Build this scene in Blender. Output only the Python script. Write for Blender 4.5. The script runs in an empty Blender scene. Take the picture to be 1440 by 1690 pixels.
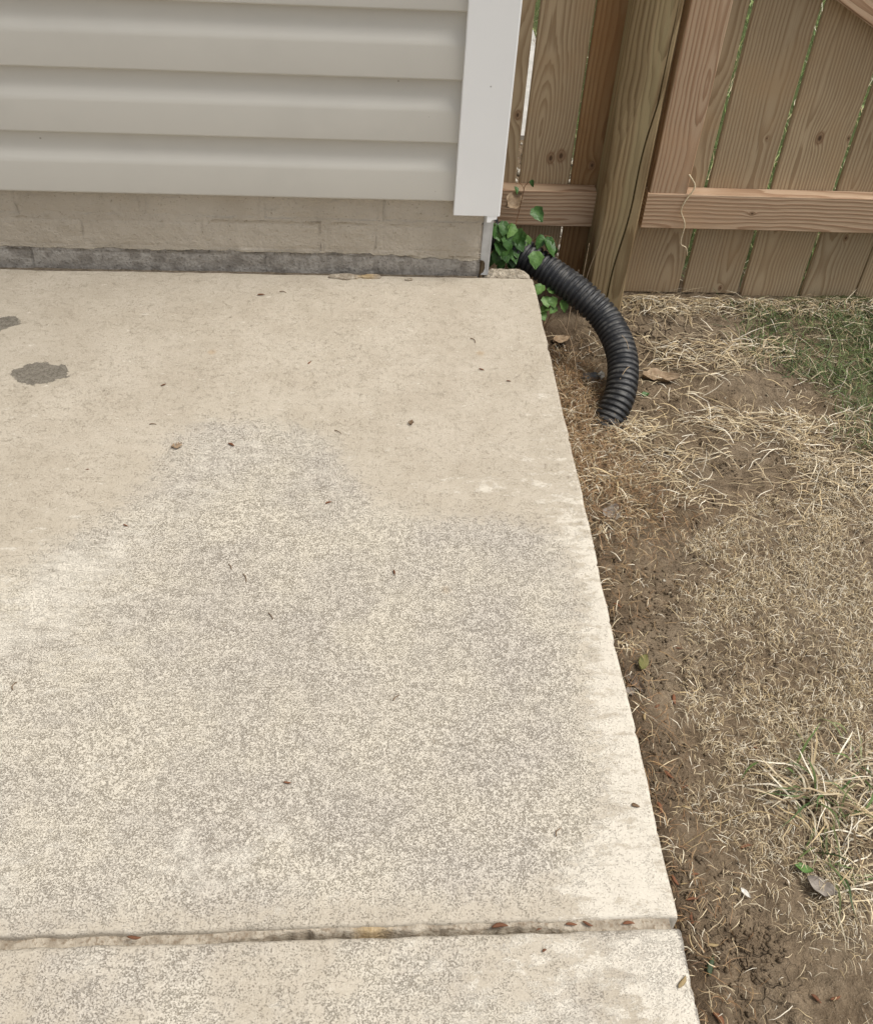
import bpy, bmesh, math, random
import numpy as np
from mathutils import Matrix, Vector
random.seed(7); rng = np.random.default_rng(7)
S = bpy.context.scene
COL = S.collection
R = math.radians

# ------------------------------------------------------------------ camera
cam_d = bpy.data.cameras.new('camera'); cam = bpy.data.objects.new('camera', cam_d); COL.objects.link(cam)
rot = Matrix(((0.997102, -0.000989, -0.076071), (-0.053853, 0.697103, -0.714945), (0.053737, 0.716970, 0.695030)))
cam.matrix_world = Matrix.Translation((0, 0, 1.2)) @ rot.to_4x4()
cam_d.sensor_fit = 'VERTICAL'; cam_d.sensor_height = 36; cam_d.sensor_width = 36
cam_d.lens = 36 * 1700 / 1690; cam_d.clip_start = 0.02; cam_d.clip_end = 300
S.camera = cam
# ------------------------------------------------------------------ sky, sun, exposure
SUN_DIR = Vector((0.42, -0.10, 0.90)).normalized()
w = bpy.data.worlds.new('World'); S.world = w; w.use_nodes = True
nt = w.node_tree; nt.nodes.clear()
sky = nt.nodes.new('ShaderNodeTexSky'); sky.sky_type = 'NISHITA'; sky.sun_disc = False
sky.sun_elevation = math.asin(SUN_DIR.z); sky.sun_rotation = math.atan2(SUN_DIR.x, SUN_DIR.y)
sky.dust_density = 4; sky.air_density = 1.0
hs = nt.nodes.new('ShaderNodeHueSaturation'); hs.inputs['Saturation'].default_value = 0.22
bg = nt.nodes.new('ShaderNodeBackground'); bg.inputs['Strength'].default_value = 0.095
wo = nt.nodes.new('ShaderNodeOutputWorld')
nt.links.new(sky.outputs[0], hs.inputs['Color']); nt.links.new(hs.outputs[0], bg.inputs[0]); nt.links.new(bg.outputs[0], wo.inputs[0])
sun_d = bpy.data.lights.new('sun', 'SUN'); sun_d.energy = 1.5; sun_d.angle = R(24); sun_d.color = (1.0, 0.955, 0.88)
sun = bpy.data.objects.new('sun', sun_d); COL.objects.link(sun)
sun.rotation_euler = SUN_DIR.to_track_quat('Z', 'Y').to_euler(); sun.location = SUN_DIR * 12
S.view_settings.view_transform = 'Standard'; S.view_settings.look = 'None'
S.view_settings.exposure = 0.76; S.view_settings.gamma = 1; S.view_settings.use_curve_mapping = False

# ------------------------------------------------------------------ helpers
def tag(o, label=None, cat=None, group=None, kind=None):
    if label: o['label'] = label
    if cat: o['category'] = cat
    if group: o['group'] = group
    if kind: o['kind'] = kind
    return o
def empty(name, loc=(0, 0, 0)):
    o = bpy.data.objects.new(name, None); o.empty_display_size = 0.05; COL.objects.link(o); o.location = loc; return o
def link(name, me, mat, parent=None, loc=None, smooth=False):
    o = bpy.data.objects.new(name, me); COL.objects.link(o)
    if mat and not me.materials: me.materials.append(mat)
    if smooth: me.polygons.foreach_set('use_smooth', [True] * len(me.polygons))
    if parent:
        o.parent = parent
        if loc is not None: o.location = Vector(loc) - (parent.location if parent.parent is None else parent.location + parent.parent.location)
        else: o.location = -(parent.location if parent.parent is None else parent.location + parent.parent.location)
    elif loc is not None: o.location = loc
    return o
def mesh(name, v, f):
    me = bpy.data.meshes.new(name); me.from_pydata([tuple(map(float, p)) for p in v], [], f); me.update(); return me
def fast_mesh(name, V, Q, smooth=True, cols=None, cname='Col'):
    """V (n,3) float, Q (m,4) int"""
    me = bpy.data.meshes.new(name)
    V = np.asarray(V, dtype=np.float32); Q = np.asarray(Q, dtype=np.int32)
    me.vertices.add(len(V)); me.vertices.foreach_set('co', V.ravel())
    me.loops.add(Q.size); me.loops.foreach_set('vertex_index', Q.ravel())
    me.polygons.add(len(Q)); me.polygons.foreach_set('loop_start', np.arange(0, Q.size, Q.shape[1], dtype=np.int32))
    me.polygons.foreach_set('loop_total', np.full(len(Q), Q.shape[1], dtype=np.int32))
    me.update(calc_edges=True)
    if smooth: me.polygons.foreach_set('use_smooth', np.ones(len(Q), dtype=bool))
    if cols is not None:
        a = me.attributes.new(cname, 'FLOAT_COLOR', 'POINT'); a.data.foreach_set('color', np.asarray(cols, dtype=np.float32).ravel())
    me.validate(); return me
def grid_faces(nx, ny):
    i, j = np.meshgrid(np.arange(nx - 1), np.arange(ny - 1), indexing='ij')
    a = (i * ny + j).ravel()
    return np.stack([a, a + ny, a + ny + 1, a + 1], 1)
_tab = np.random.default_rng(3).random((256, 256))
def vnoise(x, y, s=0):
    x = np.asarray(x, float) + 31.7 * s; y = np.asarray(y, float) + 17.3 * s
    xi = np.floor(x).astype(int); yi = np.floor(y).astype(int); fx = x - xi; fy = y - yi
    fx = fx * fx * (3 - 2 * fx); fy = fy * fy * (3 - 2 * fy)
    g = lambda a, b: _tab[a & 255, b & 255]
    return (g(xi, yi) * (1 - fx) + g(xi + 1, yi) * fx) * (1 - fy) + (g(xi, yi + 1) * (1 - fx) + g(xi + 1, yi + 1) * fx) * fy
def fbm(x, y, f, o=4, s=0):
    t = 0; a = 1; n = 0
    for k in range(o):
        t = t + a * vnoise(np.asarray(x) * f, np.asarray(y) * f, s + k); n += a; a *= .5; f *= 2.03
    return t / n
def sstep(a, b, x):
    t = np.clip((x - a) / (b - a), 0, 1); return t * t * (3 - 2 * t)
def bm_box(bm, x0, x1, y0, y1, z0, z1):
    vs = [bm.verts.new((x, y, z)) for z in (z0, z1) for y in (y0, y1) for x in (x0, x1)]
    for f in ((0, 2, 3, 1), (4, 5, 7, 6), (0, 1, 5, 4), (2, 6, 7, 3), (0, 4, 6, 2), (1, 3, 7, 5)): bm.faces.new([vs[i] for i in f])
def box_obj(name, b, mat, parent=None, bevel=0.0, seg=2):
    bm = bmesh.new(); bm_box(bm, *b)
    if bevel: bmesh.ops.bevel(bm, geom=bm.edges[:], offset=bevel, segments=seg, affect='EDGES', profile=.6)
    me = bpy.data.meshes.new(name); bm.to_mesh(me); bm.free()
    return link(name, me, mat, parent)
def tube(pts, rad, n=8, cap=True):
    """pts (k,3), rad scalar or (k,) -> V,F lists"""
    pts = np.asarray(pts, float); k = len(pts); rad = np.broadcast_to(rad, (k,))
    T = np.gradient(pts, axis=0); T /= np.linalg.norm(T, axis=1)[:, None] + 1e-12
    up = np.array([0, 0, 1.]) if abs(T[0, 2]) < .9 else np.array([1., 0, 0])
    V = []; N = np.cross(T[0], up); N /= np.linalg.norm(N)
    for i in range(k):
        N = N - T[i] * (N @ T[i]); N /= np.linalg.norm(N); B = np.cross(T[i], N)
        a = np.arange(n) * 2 * np.pi / n
        V.append(pts[i] + rad[i] * (np.cos(a)[:, None] * N + np.sin(a)[:, None] * B))
    F = [(i * n + j, i * n + (j + 1) % n, (i + 1) * n + (j + 1) % n, (i + 1) * n + j) for i in range(k - 1) for j in range(n)]
    if cap: F += [tuple(range(n))[::-1], tuple((k - 1) * n + j for j in range(n))]
    return np.concatenate(V), F
def spline(P, n):
    P = np.asarray(P, float); m = len(P); out = []
    Q = np.vstack([2 * P[0] - P[1], P, 2 * P[-1] - P[-2]])
    for u in np.linspace(0, m - 1 - 1e-9, n):
        i = int(u); t = u - i; a, b, c, d = Q[i:i + 4]
        out.append(.5 * ((2 * b) + (c - a) * t + (2 * a - 5 * b + 4 * c - d) * t * t + (3 * b - a - 3 * c + d) * t ** 3))
    return np.array(out)

# ------------------------------------------------------------------ node material helper
class NM:
    def __init__(s, name):
        s.m = bpy.data.materials.new(name); s.m.use_nodes = True; s.t = s.m.node_tree; s.t.nodes.clear()
        s.out = s.n('ShaderNodeOutputMaterial'); s.b = s.n('ShaderNodeBsdfPrincipled'); s.l(s.b.outputs[0], s.out.inputs[0])
    def n(s, t): return s.t.nodes.new(t)
    def l(s, a, b): s.t.links.new(a, b)
    def put(s, sock, v):
        if isinstance(v, bpy.types.NodeSocket): s.l(v, sock)
        elif v is not None:
            if isinstance(v, tuple) and len(v) == 3 and sock.type == 'RGBA': v = (*v, 1)
            sock.default_value = v
    def math(s, op, a, b=None, c=None, clamp=False):
        x = s.n('ShaderNodeMath'); x.operation = op; x.use_clamp = clamp
        for i, v in enumerate((a, b, c)): s.put(x.inputs[i], v)
        return x.outputs[0]
    def noise(s, vec, scale, detail=3, rough=.55, dist=0):
        x = s.n('ShaderNodeTexNoise'); s.l(vec, x.inputs['Vector']); x.inputs['Scale'].default_value = scale
        x.inputs['Detail'].default_value = detail; x.inputs['Roughness'].default_value = rough; x.inputs['Distortion'].default_value = dist
        return x.outputs['Fac']
    def vor(s, vec, scale, feature='F1', out='Distance', rnd=1):
        x = s.n('ShaderNodeTexVoronoi'); x.feature = feature; s.l(vec, x.inputs['Vector']); x.inputs['Scale'].default_value = scale
        x.inputs['Randomness'].default_value = rnd
        return x.outputs[out]
    def step(s, v, a, b):
        x = s.n('ShaderNodeMapRange'); x.interpolation_type = 'SMOOTHSTEP'; s.put(x.inputs[0], v); x.inputs[1].default_value = a; x.inputs[2].default_value = b
        return x.outputs[0]
    def mix(s, f, a, b, blend='MIX'):
        x = s.n('ShaderNodeMix'); x.data_type = 'RGBA'; x.blend_type = blend
        s.put(x.inputs[0], f); s.put(x.inputs[6], a); s.put(x.inputs[7], b); return x.outputs[2]
    def bump(s, h, strength, dist, prev=None):
        x = s.n('ShaderNodeBump'); s.l(h, x.inputs['Height']); x.inputs['Strength'].default_value = strength; x.inputs['Distance'].default_value = dist
        if prev is not None: s.l(prev, x.inputs['Normal'])
        return x.outputs[0]
    def pos(s): return s.n('ShaderNodeNewGeometry').outputs['Position']
    def obj(s): return s.n('ShaderNodeTexCoord').outputs['Object']
    def rand(s): return s.n('ShaderNodeObjectInfo').outputs['Random']
    def sep(s, v):
        x = s.n('ShaderNodeSeparateXYZ'); s.l(v, x.inputs[0]); return x.outputs
    def comb(s, x_, y_, z_):
        x = s.n('ShaderNodeCombineXYZ'); s.put(x.inputs[0], x_); s.put(x.inputs[1], y_); s.put(x.inputs[2], z_); return x.outputs[0]
    def attr(s, name, kind='GEOMETRY'):
        x = s.n('ShaderNodeAttribute'); x.attribute_name = name; x.attribute_type = kind; return x
    def add_rand(s, v, k=37.0):
        r = s.math('MULTIPLY', s.rand(), k); x = s.n('ShaderNodeVectorMath'); x.operation = 'ADD'; s.l(v, x.inputs[0]); s.l(s.comb(r, r, r), x.inputs[1]); return x.outputs[0]
    def done(s, col, rough=.8, normal=None, spec=.3):
        s.put(s.b.inputs['Base Color'], col); s.put(s.b.inputs['Roughness'], rough); s.b.inputs['Specular IOR Level'].default_value = spec
        if normal is not None: s.l(normal, s.b.inputs['Normal'])
        return s.m

# --- concrete patio
def mat_concrete():
    k = NM('patio_concrete'); p = k.pos(); a = k.attr('mask'); sc = k.n('ShaderNodeSeparateColor'); k.l(a.outputs['Color'], sc.inputs[0])
    wear, white, patch = sc.outputs; alpha = a.outputs['Alpha']
    sv = k.n('ShaderNodeVectorMath'); sv.operation = 'MULTIPLY'; k.l(p, sv.inputs[0]); sv.inputs[1].default_value = (.45, 1.0, 1.0); ps = sv.outputs[0]
    nb = k.noise(p, 8, 5, .62); nm = k.noise(p, 42, 6, .68); ns = k.noise(ps, 55, 6, .7); nf = k.noise(p, 400, 3, .65); ng = k.noise(p, 900, 2, .6); nq = k.noise(p, 120, 4, .65)
    fine = k.math('ADD', k.math('ADD', k.math('MULTIPLY', nf, .5), k.math('MULTIPLY', ng, .28)), k.math('MULTIPLY', nq, .22))
    W = k.step(k.math('ADD', wear, k.math('ADD', k.math('MULTIPLY', k.math('SUBTRACT', nm, .5), .9), k.math('MULTIPLY', k.math('SUBTRACT', nf, .5), .5))), .22, .78)
    paint = k.mix(k.step(nb, .3, .7), (.425, .372, .294), (.485, .431, .350))
    paint = k.mix(k.math('MULTIPLY', k.step(nm, .50, .72), .32), paint, (.355, .305, .222))
    worn = k.mix(k.step(nb, .36, .64), (.490, .445, .375), (.552, .500, .408)); n4 = k.noise(p, 3.2, 3, .6); worn = k.mix(k.math('MULTIPLY', k.step(n4, .54, .38), .5), worn, (.42, .38, .335))
    c = k.mix(W, paint, worn)
    # pits: dense where the skin is worn through, sparse elsewhere
    dens = k.math('ADD', k.math('MULTIPLY', W, k.math('ADD', .012, k.math('MULTIPLY', wear, .018))), k.math('MULTIPLY', k.math('SUBTRACT', nm, .5), .16))
    pv = k.math('ADD', fine, dens)
    pit = k.step(pv, .510, .640); lite = k.step(k.math('SUBTRACT', fine, k.math('MULTIPLY', W, .03)), .46, .37)
    c = k.mix(k.math('MULTIPLY', pit, .58), c, (.205, .165, .115))
    c = k.mix(k.math('MULTIPLY', lite, k.math('ADD', .36, k.math('MULTIPLY', W, .34))), c, (.665, .622, .535))
    # pale residue, flaking in streaks
    wn = k.math('ADD', k.math('MULTIPLY', ns, .55), k.math('ADD', k.math('MULTIPLY', nq, .25), k.math('MULTIPLY', nf, .2)))
    Wh = k.step(k.math('ADD', white, k.math('MULTIPLY', k.math('SUBTRACT', wn, .5), 3.8)), .44, .62)
    resid = k.mix(k.step(fine, .56, .64), (.665, .615, .525), (.37, .305, .24))
    c = k.mix(k.math('MULTIPLY', Wh, .80), c, resid)
    rs = k.vor(p, 5.5); c = k.mix(k.math('MULTIPLY', k.step(k.math('ADD', rs, k.math('MULTIPLY', k.math('ADD', nf, nq), .07)), .135, .085), .38), c, (.40, .265, .13))
    P = k.step(k.math('ADD', patch, k.math('ADD', k.math('MULTIPLY', k.math('SUBTRACT', nm, .5), 1.1), k.math('MULTIPLY', k.math('SUBTRACT', nq, .5), .5))), .42, .54)
    c = k.mix(k.math('MULTIPLY', P, .92), c, k.mix(k.step(k.math('ADD', k.math('MULTIPLY', nf, .5), k.math('MULTIPLY', nq, .5)), .40, .60), (.10, .09, .072), (.235, .21, .172)))
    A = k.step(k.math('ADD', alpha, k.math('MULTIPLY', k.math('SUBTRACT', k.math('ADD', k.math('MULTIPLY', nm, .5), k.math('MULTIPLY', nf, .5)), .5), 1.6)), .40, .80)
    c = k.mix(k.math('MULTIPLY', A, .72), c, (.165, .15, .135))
    h = k.math('ADD', k.math('SUBTRACT', k.math('MULTIPLY', fine, .35), k.math('MULTIPLY', pit, k.math('ADD', .35, k.math('MULTIPLY', W, .35)))), k.math('ADD', k.math('MULTIPLY', nm, .45), k.math('MULTIPLY', Wh, .12)))
    h = k.math('SUBTRACT', h, k.math('MULTIPLY', P, .45))
    return k.done(c, .88, k.bump(h, .75, .0032), .25)
M_conc = mat_concrete()
def mat_rough_conc():
    k = NM('broken_concrete'); p = k.pos(); n1 = k.noise(p, 60, 5, .7); n2 = k.noise(p, 220, 3, .6); v = k.vor(p, 110)
    c = k.mix(k.step(n1, .35, .65), (.30, .255, .195), (.50, .44, .35)); c = k.mix(k.math('MULTIPLY', k.step(n2, .55, .68), .7), c, (.19, .155, .115))
    return k.done(c, .92, k.bump(k.math('ADD', v, k.math('ADD', n1, n2)), .9, .006), .2)
M_rough = mat_rough_conc()
def mat_filler():
    k = NM('joint_caulk'); p = k.pos(); n1 = k.noise(p, 55, 4, .6); n2 = k.noise(p, 200, 3); n3 = k.noise(p, 12, 2)
    c = k.mix(k.step(n1, .35, .65), (.27, .225, .17), (.45, .395, .315)); c = k.mix(k.math('MULTIPLY', k.step(n2, .52, .64), .7), c, (.20, .15, .10))
    s = k.sep(p); d = k.math('ABSOLUTE', k.math('SUBTRACT', s[0], .018))
    c = k.mix(k.math('MULTIPLY', k.step(k.math('ADD', d, k.math('MULTIPLY', n2, .03)), .045, .02), .6), c, (.42, .29, .13))
    return k.done(c, .85, k.bump(k.math('ADD', n1, n2), .7, .004))
M_fill = mat_filler()
# --- soil
def mat_soil():
    k = NM('soil'); p = k.pos(); a = k.attr('mask'); sc = k.n('ShaderNodeSeparateColor'); k.l(a.outputs['Color'], sc.inputs[0]); crackm, grass, dark = sc.outputs
    n0 = k.noise(p, 4, 4, .6); n1 = k.noise(p, 28, 5, .65); n2 = k.noise(p, 120, 4, .65); n3 = k.noise(p, 420, 2, .6)
    c = k.mix(k.step(n1, .32, .68), (.120, .086, .054), (.225, .168, .110))
    c = k.mix(k.math('MULTIPLY', k.step(n0, .4, .65), .35), c, (.29, .235, .168))
    c = k.mix(k.math('MULTIPLY', k.step(n2, .55, .7), .55), c, (.10, .07, .045))
    c = k.mix(k.math('MULTIPLY', k.step(n3, .62, .7), .5), c, (.36, .30, .22))
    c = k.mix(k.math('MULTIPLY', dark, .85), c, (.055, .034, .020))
    wp = k.n('ShaderNodeVectorMath'); wp.operation = 'ADD'; k.l(p, wp.inputs[0])
    no = k.n('ShaderNodeTexNoise'); k.l(p, no.inputs['Vector']); no.inputs['Scale'].default_value = 30; sc2 = k.n('ShaderNodeVectorMath'); sc2.operation = 'SCALE'; k.l(no.outputs['Color'], sc2.inputs[0]); sc2.inputs['Scale'].default_value = .03; k.l(sc2.outputs[0], wp.inputs[1])
    ve = k.vor(wp.outputs[0], 26, 'DISTANCE_TO_EDGE')
    cr = k.math('MULTIPLY', k.step(ve, .055, .015), crackm)
    c = k.mix(k.math('MULTIPLY', cr, .8), c, (.05, .035, .022))
    c = k.mix(grass, c, k.mix(n1, (.05, .07, .022), (.11, .13, .05)))
    h = k.math('ADD', k.math('ADD', k.math('MULTIPLY', n1, 1.0), k.math('MULTIPLY', n2, .55)), k.math('SUBTRACT', k.math('MULTIPLY', n3, .2), k.math('MULTIPLY', cr, 1.0)))
    return k.done(c, .95, k.bump(h, 1.0, .013), .15)
M_soil = mat_soil()
# --- vinyl
def mat_vinyl(name, col, dirt=.25):
    k = NM(name); o = k.add_rand(k.obj()); s = k.sep(o)
    st = k.comb(k.math('MULTIPLY', s[0], .06), s[1], s[2]); g = k.noise(st, 420, 3, .6); n = k.noise(o, 5, 4, .6); sp = k.vor(o, 14)
    c = k.mix(k.math('MULTIPLY', k.step(n, .45, .75), dirt), col, tuple(v * .82 for v in col))
    c = k.mix(k.math('MULTIPLY', k.step(sp, .035, .022), .55), c, (.16, .13, .09))
    return k.done(c, .5, k.bump(g, .16, .0008), .35)
M_siding = mat_vinyl('siding_vinyl', (.545, .525, .475)); M_trim = mat_vinyl('trim_vinyl', (.84, .845, .84), .10)
# --- painted brick, bare below the paint line
def mat_brick():
    k = NM('painted_brick'); p = k.pos(); s = k.sep(p); n0 = k.noise(p, 7, 4); n1 = k.noise(p, 40, 4, .6); n2 = k.noise(p, 170, 4, .65)
    x1 = k.comb(s[0], 0.0, 0.0); e = k.noise(p, 26, 4, .6)
    c = k.mix(k.step(n0, .35, .65), (.445, .392, .318), (.495, .442, .366))
    c = k.mix(k.math('MULTIPLY', k.step(n2, .60, .70), .65), c, (.20, .17, .12))
    c = k.mix(k.math('MULTIPLY', k.step(n1, .58, .75), .35), c, (.28, .245, .185))
    bare = k.mix(k.step(n1, .35, .65), (.22, .20, .175), (.36, .335, .30)); bare = k.mix(k.math('MULTIPLY', k.step(n2, .55, .65), .6), bare, (.09, .08, .065))
    edge = k.math('SUBTRACT', k.math('ADD', s[2], k.math('MULTIPLY', k.math('SUBTRACT', e, .5), .022)), k.math('SUBTRACT', .044, k.math('MULTIPLY', k.math('MAXIMUM', s[0], 0.0), .04)))
    m = k.step(edge, -.0008, .0008)
    rim = k.math('MULTIPLY', k.step(edge, .004, .0), m)
    c = k.mix(k.math('MULTIPLY', rim, .5), c, (.50, .46, .37))
    c = k.mix(m, bare, c)
    h = k.math('ADD', k.math('ADD', k.math('MULTIPLY', n2, .5), n1), k.math('MULTIPLY', m, .35))
    return k.done(c, .85, k.bump(h, .9, .006), .25)
M_brick = mat_brick()
# --- timber: growth rings of a log cut lengthwise (local z along the grain)
def mat_wood(name, early, late, stain, pitch=.0062, dark_top=0.0, olive=None):
    k = NM(name); o = k.obj(); s = k.sep(o); r = k.rand(); rz = k.math('MULTIPLY', r, 53.0); r2 = k.math('FRACT', k.math('MULTIPLY', r, 17.31))
    along = k.comb(rz, 0.0, k.math('MULTIPLY', s[2], 1.0)); wob = k.noise(along, 1.1, 2); wob2 = k.noise(along, 4.2, 2)
    kn = k.attr('knot', 'OBJECT').outputs['Vector']; kk = k.sep(kn); kn2 = k.attr('knot_b', 'OBJECT').outputs['Vector']; kq = k.sep(kn2)
    def kd(q):
        dx = k.math('SUBTRACT', s[0], q[0]); dz = k.math('MULTIPLY', k.math('SUBTRACT', s[2], q[1]), .62)
        return k.math('DIVIDE', k.math('SQRT', k.math('ADD', k.math('MULTIPLY', dx, dx), k.math('MULTIPLY', dz, dz))), k.math('ADD', q[2], .00002))
    d1, d2 = kd(kk), kd(kq); dk = k.math('MINIMUM', d1, d2)
    swell = k.math('DIVIDE', .014, k.math('ADD', 1.0, k.math('MULTIPLY', dk, dk)))
    x = k.math('ADD', s[0], k.math('ADD', k.math('MULTIPLY', k.math('SUBTRACT', r2, .5), .09), k.math('MULTIPLY', k.math('SUBTRACT', wob2, .5), .02)))
    dd = k.math('ADD', k.math('ADD', .012, k.math('MULTIPLY', k.math('SUBTRACT', wob, .40), .16)), k.math('ADD', s[1], k.math('MULTIPLY', k.math('SUBTRACT', wob2, .5), .012)))
    rad = k.math('ADD', k.math('SQRT', k.math('ADD', k.math('MULTIPLY', x, x), k.math('MULTIPLY', dd, dd))), swell)
    fib = k.comb(k.math('MULTIPLY', s[0], 1.0), s[1], k.math('MULTIPLY', s[2], .035)); fibn = k.noise(k.add_rand(fib), 520, 3, .6); mid = k.noise(k.add_rand(fib), 90, 3, .6)
    ring = k.math('FRACT', k.math('ADD', k.math('DIVIDE', rad, pitch), k.math('MULTIPLY', mid, .9)))
    lw = k.math('MULTIPLY', k.step(ring, .25, .86), k.step(ring, 1.0, .90))
    bl = k.noise(k.add_rand(o), 6, 3)
    e2 = k.mix(k.math('MULTIPLY', r, .8), early, tuple(v * .80 for v in early))
    c = k.mix(k.math('MULTIPLY', lw, .70), e2, late)
    c = k.mix(k.math('MULTIPLY', k.step(fibn, .5, .72), .32), c, late)
    c = k.mix(k.math('MULTIPLY', k.step(bl, .45, .75), .5), c, stain)
    if olive: c = k.mix(k.math('MULTIPLY', k.step(k.noise(k.add_rand(fib), 30, 3), .45, .65), .55), c, olive)
    kr = k.step(dk, 1.1, .75); c = k.mix(k.math('MULTIPLY', kr, .75), c, k.mix(k.math('FRACT', k.math('MULTIPLY', dk, 3.2)), (.16, .085, .045), (.30, .19, .11)))
    c = k.mix(k.math('MULTIPLY', k.step(dk, .38, .26), .8), c, (.055, .03, .018))
    h = k.math('ADD', k.math('MULTIPLY', lw, .7), k.math('MULTIPLY', fibn, .5))
    return k.done(c, .78, k.bump(h, .38, .0018), .25)
M_board = mat_wood('fence_board_wood', (.475, .365, .235), (.235, .155, .085), (.40, .27, .15), .0072)
M_rail = mat_wood('rail_wood', (.560, .405, .275), (.270, .150, .082), (.50, .325, .20), .0095)
M_post = mat_wood('post_wood', (.35, .262, .145), (.13, .082, .038), (.22, .14, .065), .0085, olive=(.29, .245, .135))
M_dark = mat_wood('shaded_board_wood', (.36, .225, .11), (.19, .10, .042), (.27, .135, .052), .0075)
# --- small things
def mat_var(name, rough=.7, spec=.3, trans=0.0):
    k = NM(name); a = k.attr('Col'); n = k.noise(k.pos(), 300, 3)
    c = k.mix(k.math('MULTIPLY', k.step(n, .4, .7), .25), a.outputs['Color'], (.12, .085, .05))
    m = k.done(c, rough, None, spec)
    return m
M_straw = mat_var('dry_straw', .6)
M_green = mat_var('grass_blade', .55)
def mat_simple(name, c1, c2, scale=120, rough=.7, spec=.3, bump=.4, dist=.001):
    k = NM(name); o = k.add_rand(k.obj()); n = k.noise(o, scale, 4, .6); n2 = k.noise(o, scale * 4, 2)
    return k.done(k.mix(k.step(n, .3, .7), c1, c2), rough, k.bump(k.math('ADD', n, n2), bump, dist), spec)
M_husk = mat_simple('husk', (.20, .085, .04), (.11, .05, .028), 160)
M_husk_red = mat_simple('husk_red', (.25, .105, .05), (.14, .06, .032), 160)
M_husk_tan = mat_simple('husk_tan', (.42, .33, .18), (.25, .17, .08), 160)
M_twig = mat_simple('twig', (.115, .07, .04), (.20, .13, .075), 200)
M_drytwig = mat_simple('dry_stem', (.40, .31, .21), (.26, .18, .11), 200)
M_dleaf = mat_simple('dead_leaf', (.40, .30, .20), (.24, .165, .10), 60)
M_gleaf = mat_simple('grey_leaf', (.20, .17, .145), (.30, .265, .225), 60)
M_leaf = mat_simple('vine_leaf', (.025, .070, .014), (.055, .125, .028), 45, .45, .4, .5, .002)
M_leaf_light = mat_simple('weed_leaf', (.07, .15, .035), (.13, .235, .06), 45, .5, .4, .5, .002)
M_stem = mat_simple('vine_stem', (.12, .06, .03), (.20, .11, .05), 80)
M_pod = mat_simple('green_pod', (.022, .045, .018), (.05, .075, .03), 120, .4, .5)
M_olive = mat_simple('olive_leaf', (.11, .115, .035), (.17, .15, .055), 80)
M_scrap = mat_simple('grey_plastic', (.10, .11, .12), (.17, .18, .185), 60, .5)
M_white = mat_simple('white_scrap', (.70, .68, .63), (.52, .49, .43), 60)
M_stone = mat_simple('pebble', (.50, .46, .38), (.36, .32, .25), 60, .9)
M_dirt = mat_simple('dirt_seam', (.10, .078, .055), (.19, .155, .115), 90, .95)
M_pale = mat_simple('pale_straw', (.72, .62, .44), (.58, .47, .30), 60)
M_bark = mat_simple('bark_bit', (.10, .075, .055), (.24, .19, .15), 90)
M_grey = mat_simple('grey_metal', (.46, .46, .45), (.56, .56, .55), 30, .5, .4, .1)
def mat_pipe():
    k = NM('black_plastic_pipe'); p = k.pos(); n = k.noise(p, 45, 4, .65); n2 = k.noise(p, 260, 3)
    ge = k.n('ShaderNodeNewGeometry'); up = k.sep(ge.outputs['Normal'])[2]
    dust = k.math('MULTIPLY', k.step(up, .1, .95), k.step(n, .38, .75))
    c = k.mix(k.math('MULTIPLY', dust, .75), (.013, .014, .017), (.14, .135, .125)); c = k.mix(k.math('MULTIPLY', k.step(n2, .66, .72), .5), c, (.25, .23, .19))
    return k.done(c, k.math('ADD', .42, k.math('MULTIPLY', n, .2)), None, .45)
M_pipe = mat_pipe()
M_roof = mat_simple('roof_shingle', (.09, .085, .08), (.14, .13, .125), 30, .9)
M_path = mat_simple('path_concrete', (.42, .41, .38), (.52, .50, .47), 20, .9)
M_gravel = mat_simple('pale_gravel', (.62, .59, .52), (.42, .39, .33), 40, .9)

# ================================================================== GROUND
def zbase(y):
    t = np.clip((np.asarray(y, float) - .6) / 1.4, 0, 1); return -.11 - .09 * t * t * (3 - 2 * t)
def ground_z(x, y):
    x = np.asarray(x, float); y = np.asarray(y, float)
    near = sstep(3.2, 2.4, y) * sstep(3, 2, x)
    n = (fbm(x, y, 6, 3, 5) - .5) * .020 + (fbm(x, y, 34, 3, 8) - .5) * .012 + np.clip(fbm(x, y, 95, 2, 12) - .52, 0, 1) * .016
    hole = -.045 * np.exp(-(((x - .50) / .07) ** 2 + ((y - 2.02) / .10) ** 2))
    lip = .012 * np.exp(-((x - .43) / .035) ** 2) * sstep(1.9, 1.6, y)
    return zbase(y) + (n + hole + lip) * near
gx = np.concatenate([[-60, -25, -8, -3, -1, 0], np.arange(.32, 1.62, .0075), np.arange(1.66, 2.6, .05), [3, 4.5, 8, 20, 60]])
gy = np.concatenate([[-60, -25, -8, -3, -1.2, -.4, 0, .15], np.arange(.25, 2.42, .0075), np.arange(2.46, 3.6, .06), [4, 5, 7, 11, 20, 60]])
GX, GY = np.meshgrid(gx, gy, indexing='ij'); GZ = ground_z(GX, GY)
crack = np.clip(np.exp(-(((GX - .73) / .10) ** 2 + ((GY - 2.03) / .10) ** 2)) * 1.4 + .5 * np.exp(-(((GX - .5) / .05) ** 2 + ((GY - .5) / .08) ** 2)), 0, 1)
grass = np.clip(sstep(2.30, 2.42, GY) * sstep(.6, .7, GX) + sstep(1.02, 1.3, GX + .12 * (fbm(GX, GY, 9, 2, 3) - .5)) * sstep(1.45, 1.75, GY) * .8 + sstep(2.2, 3.5, GX) * .7, 0, 1)
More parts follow.
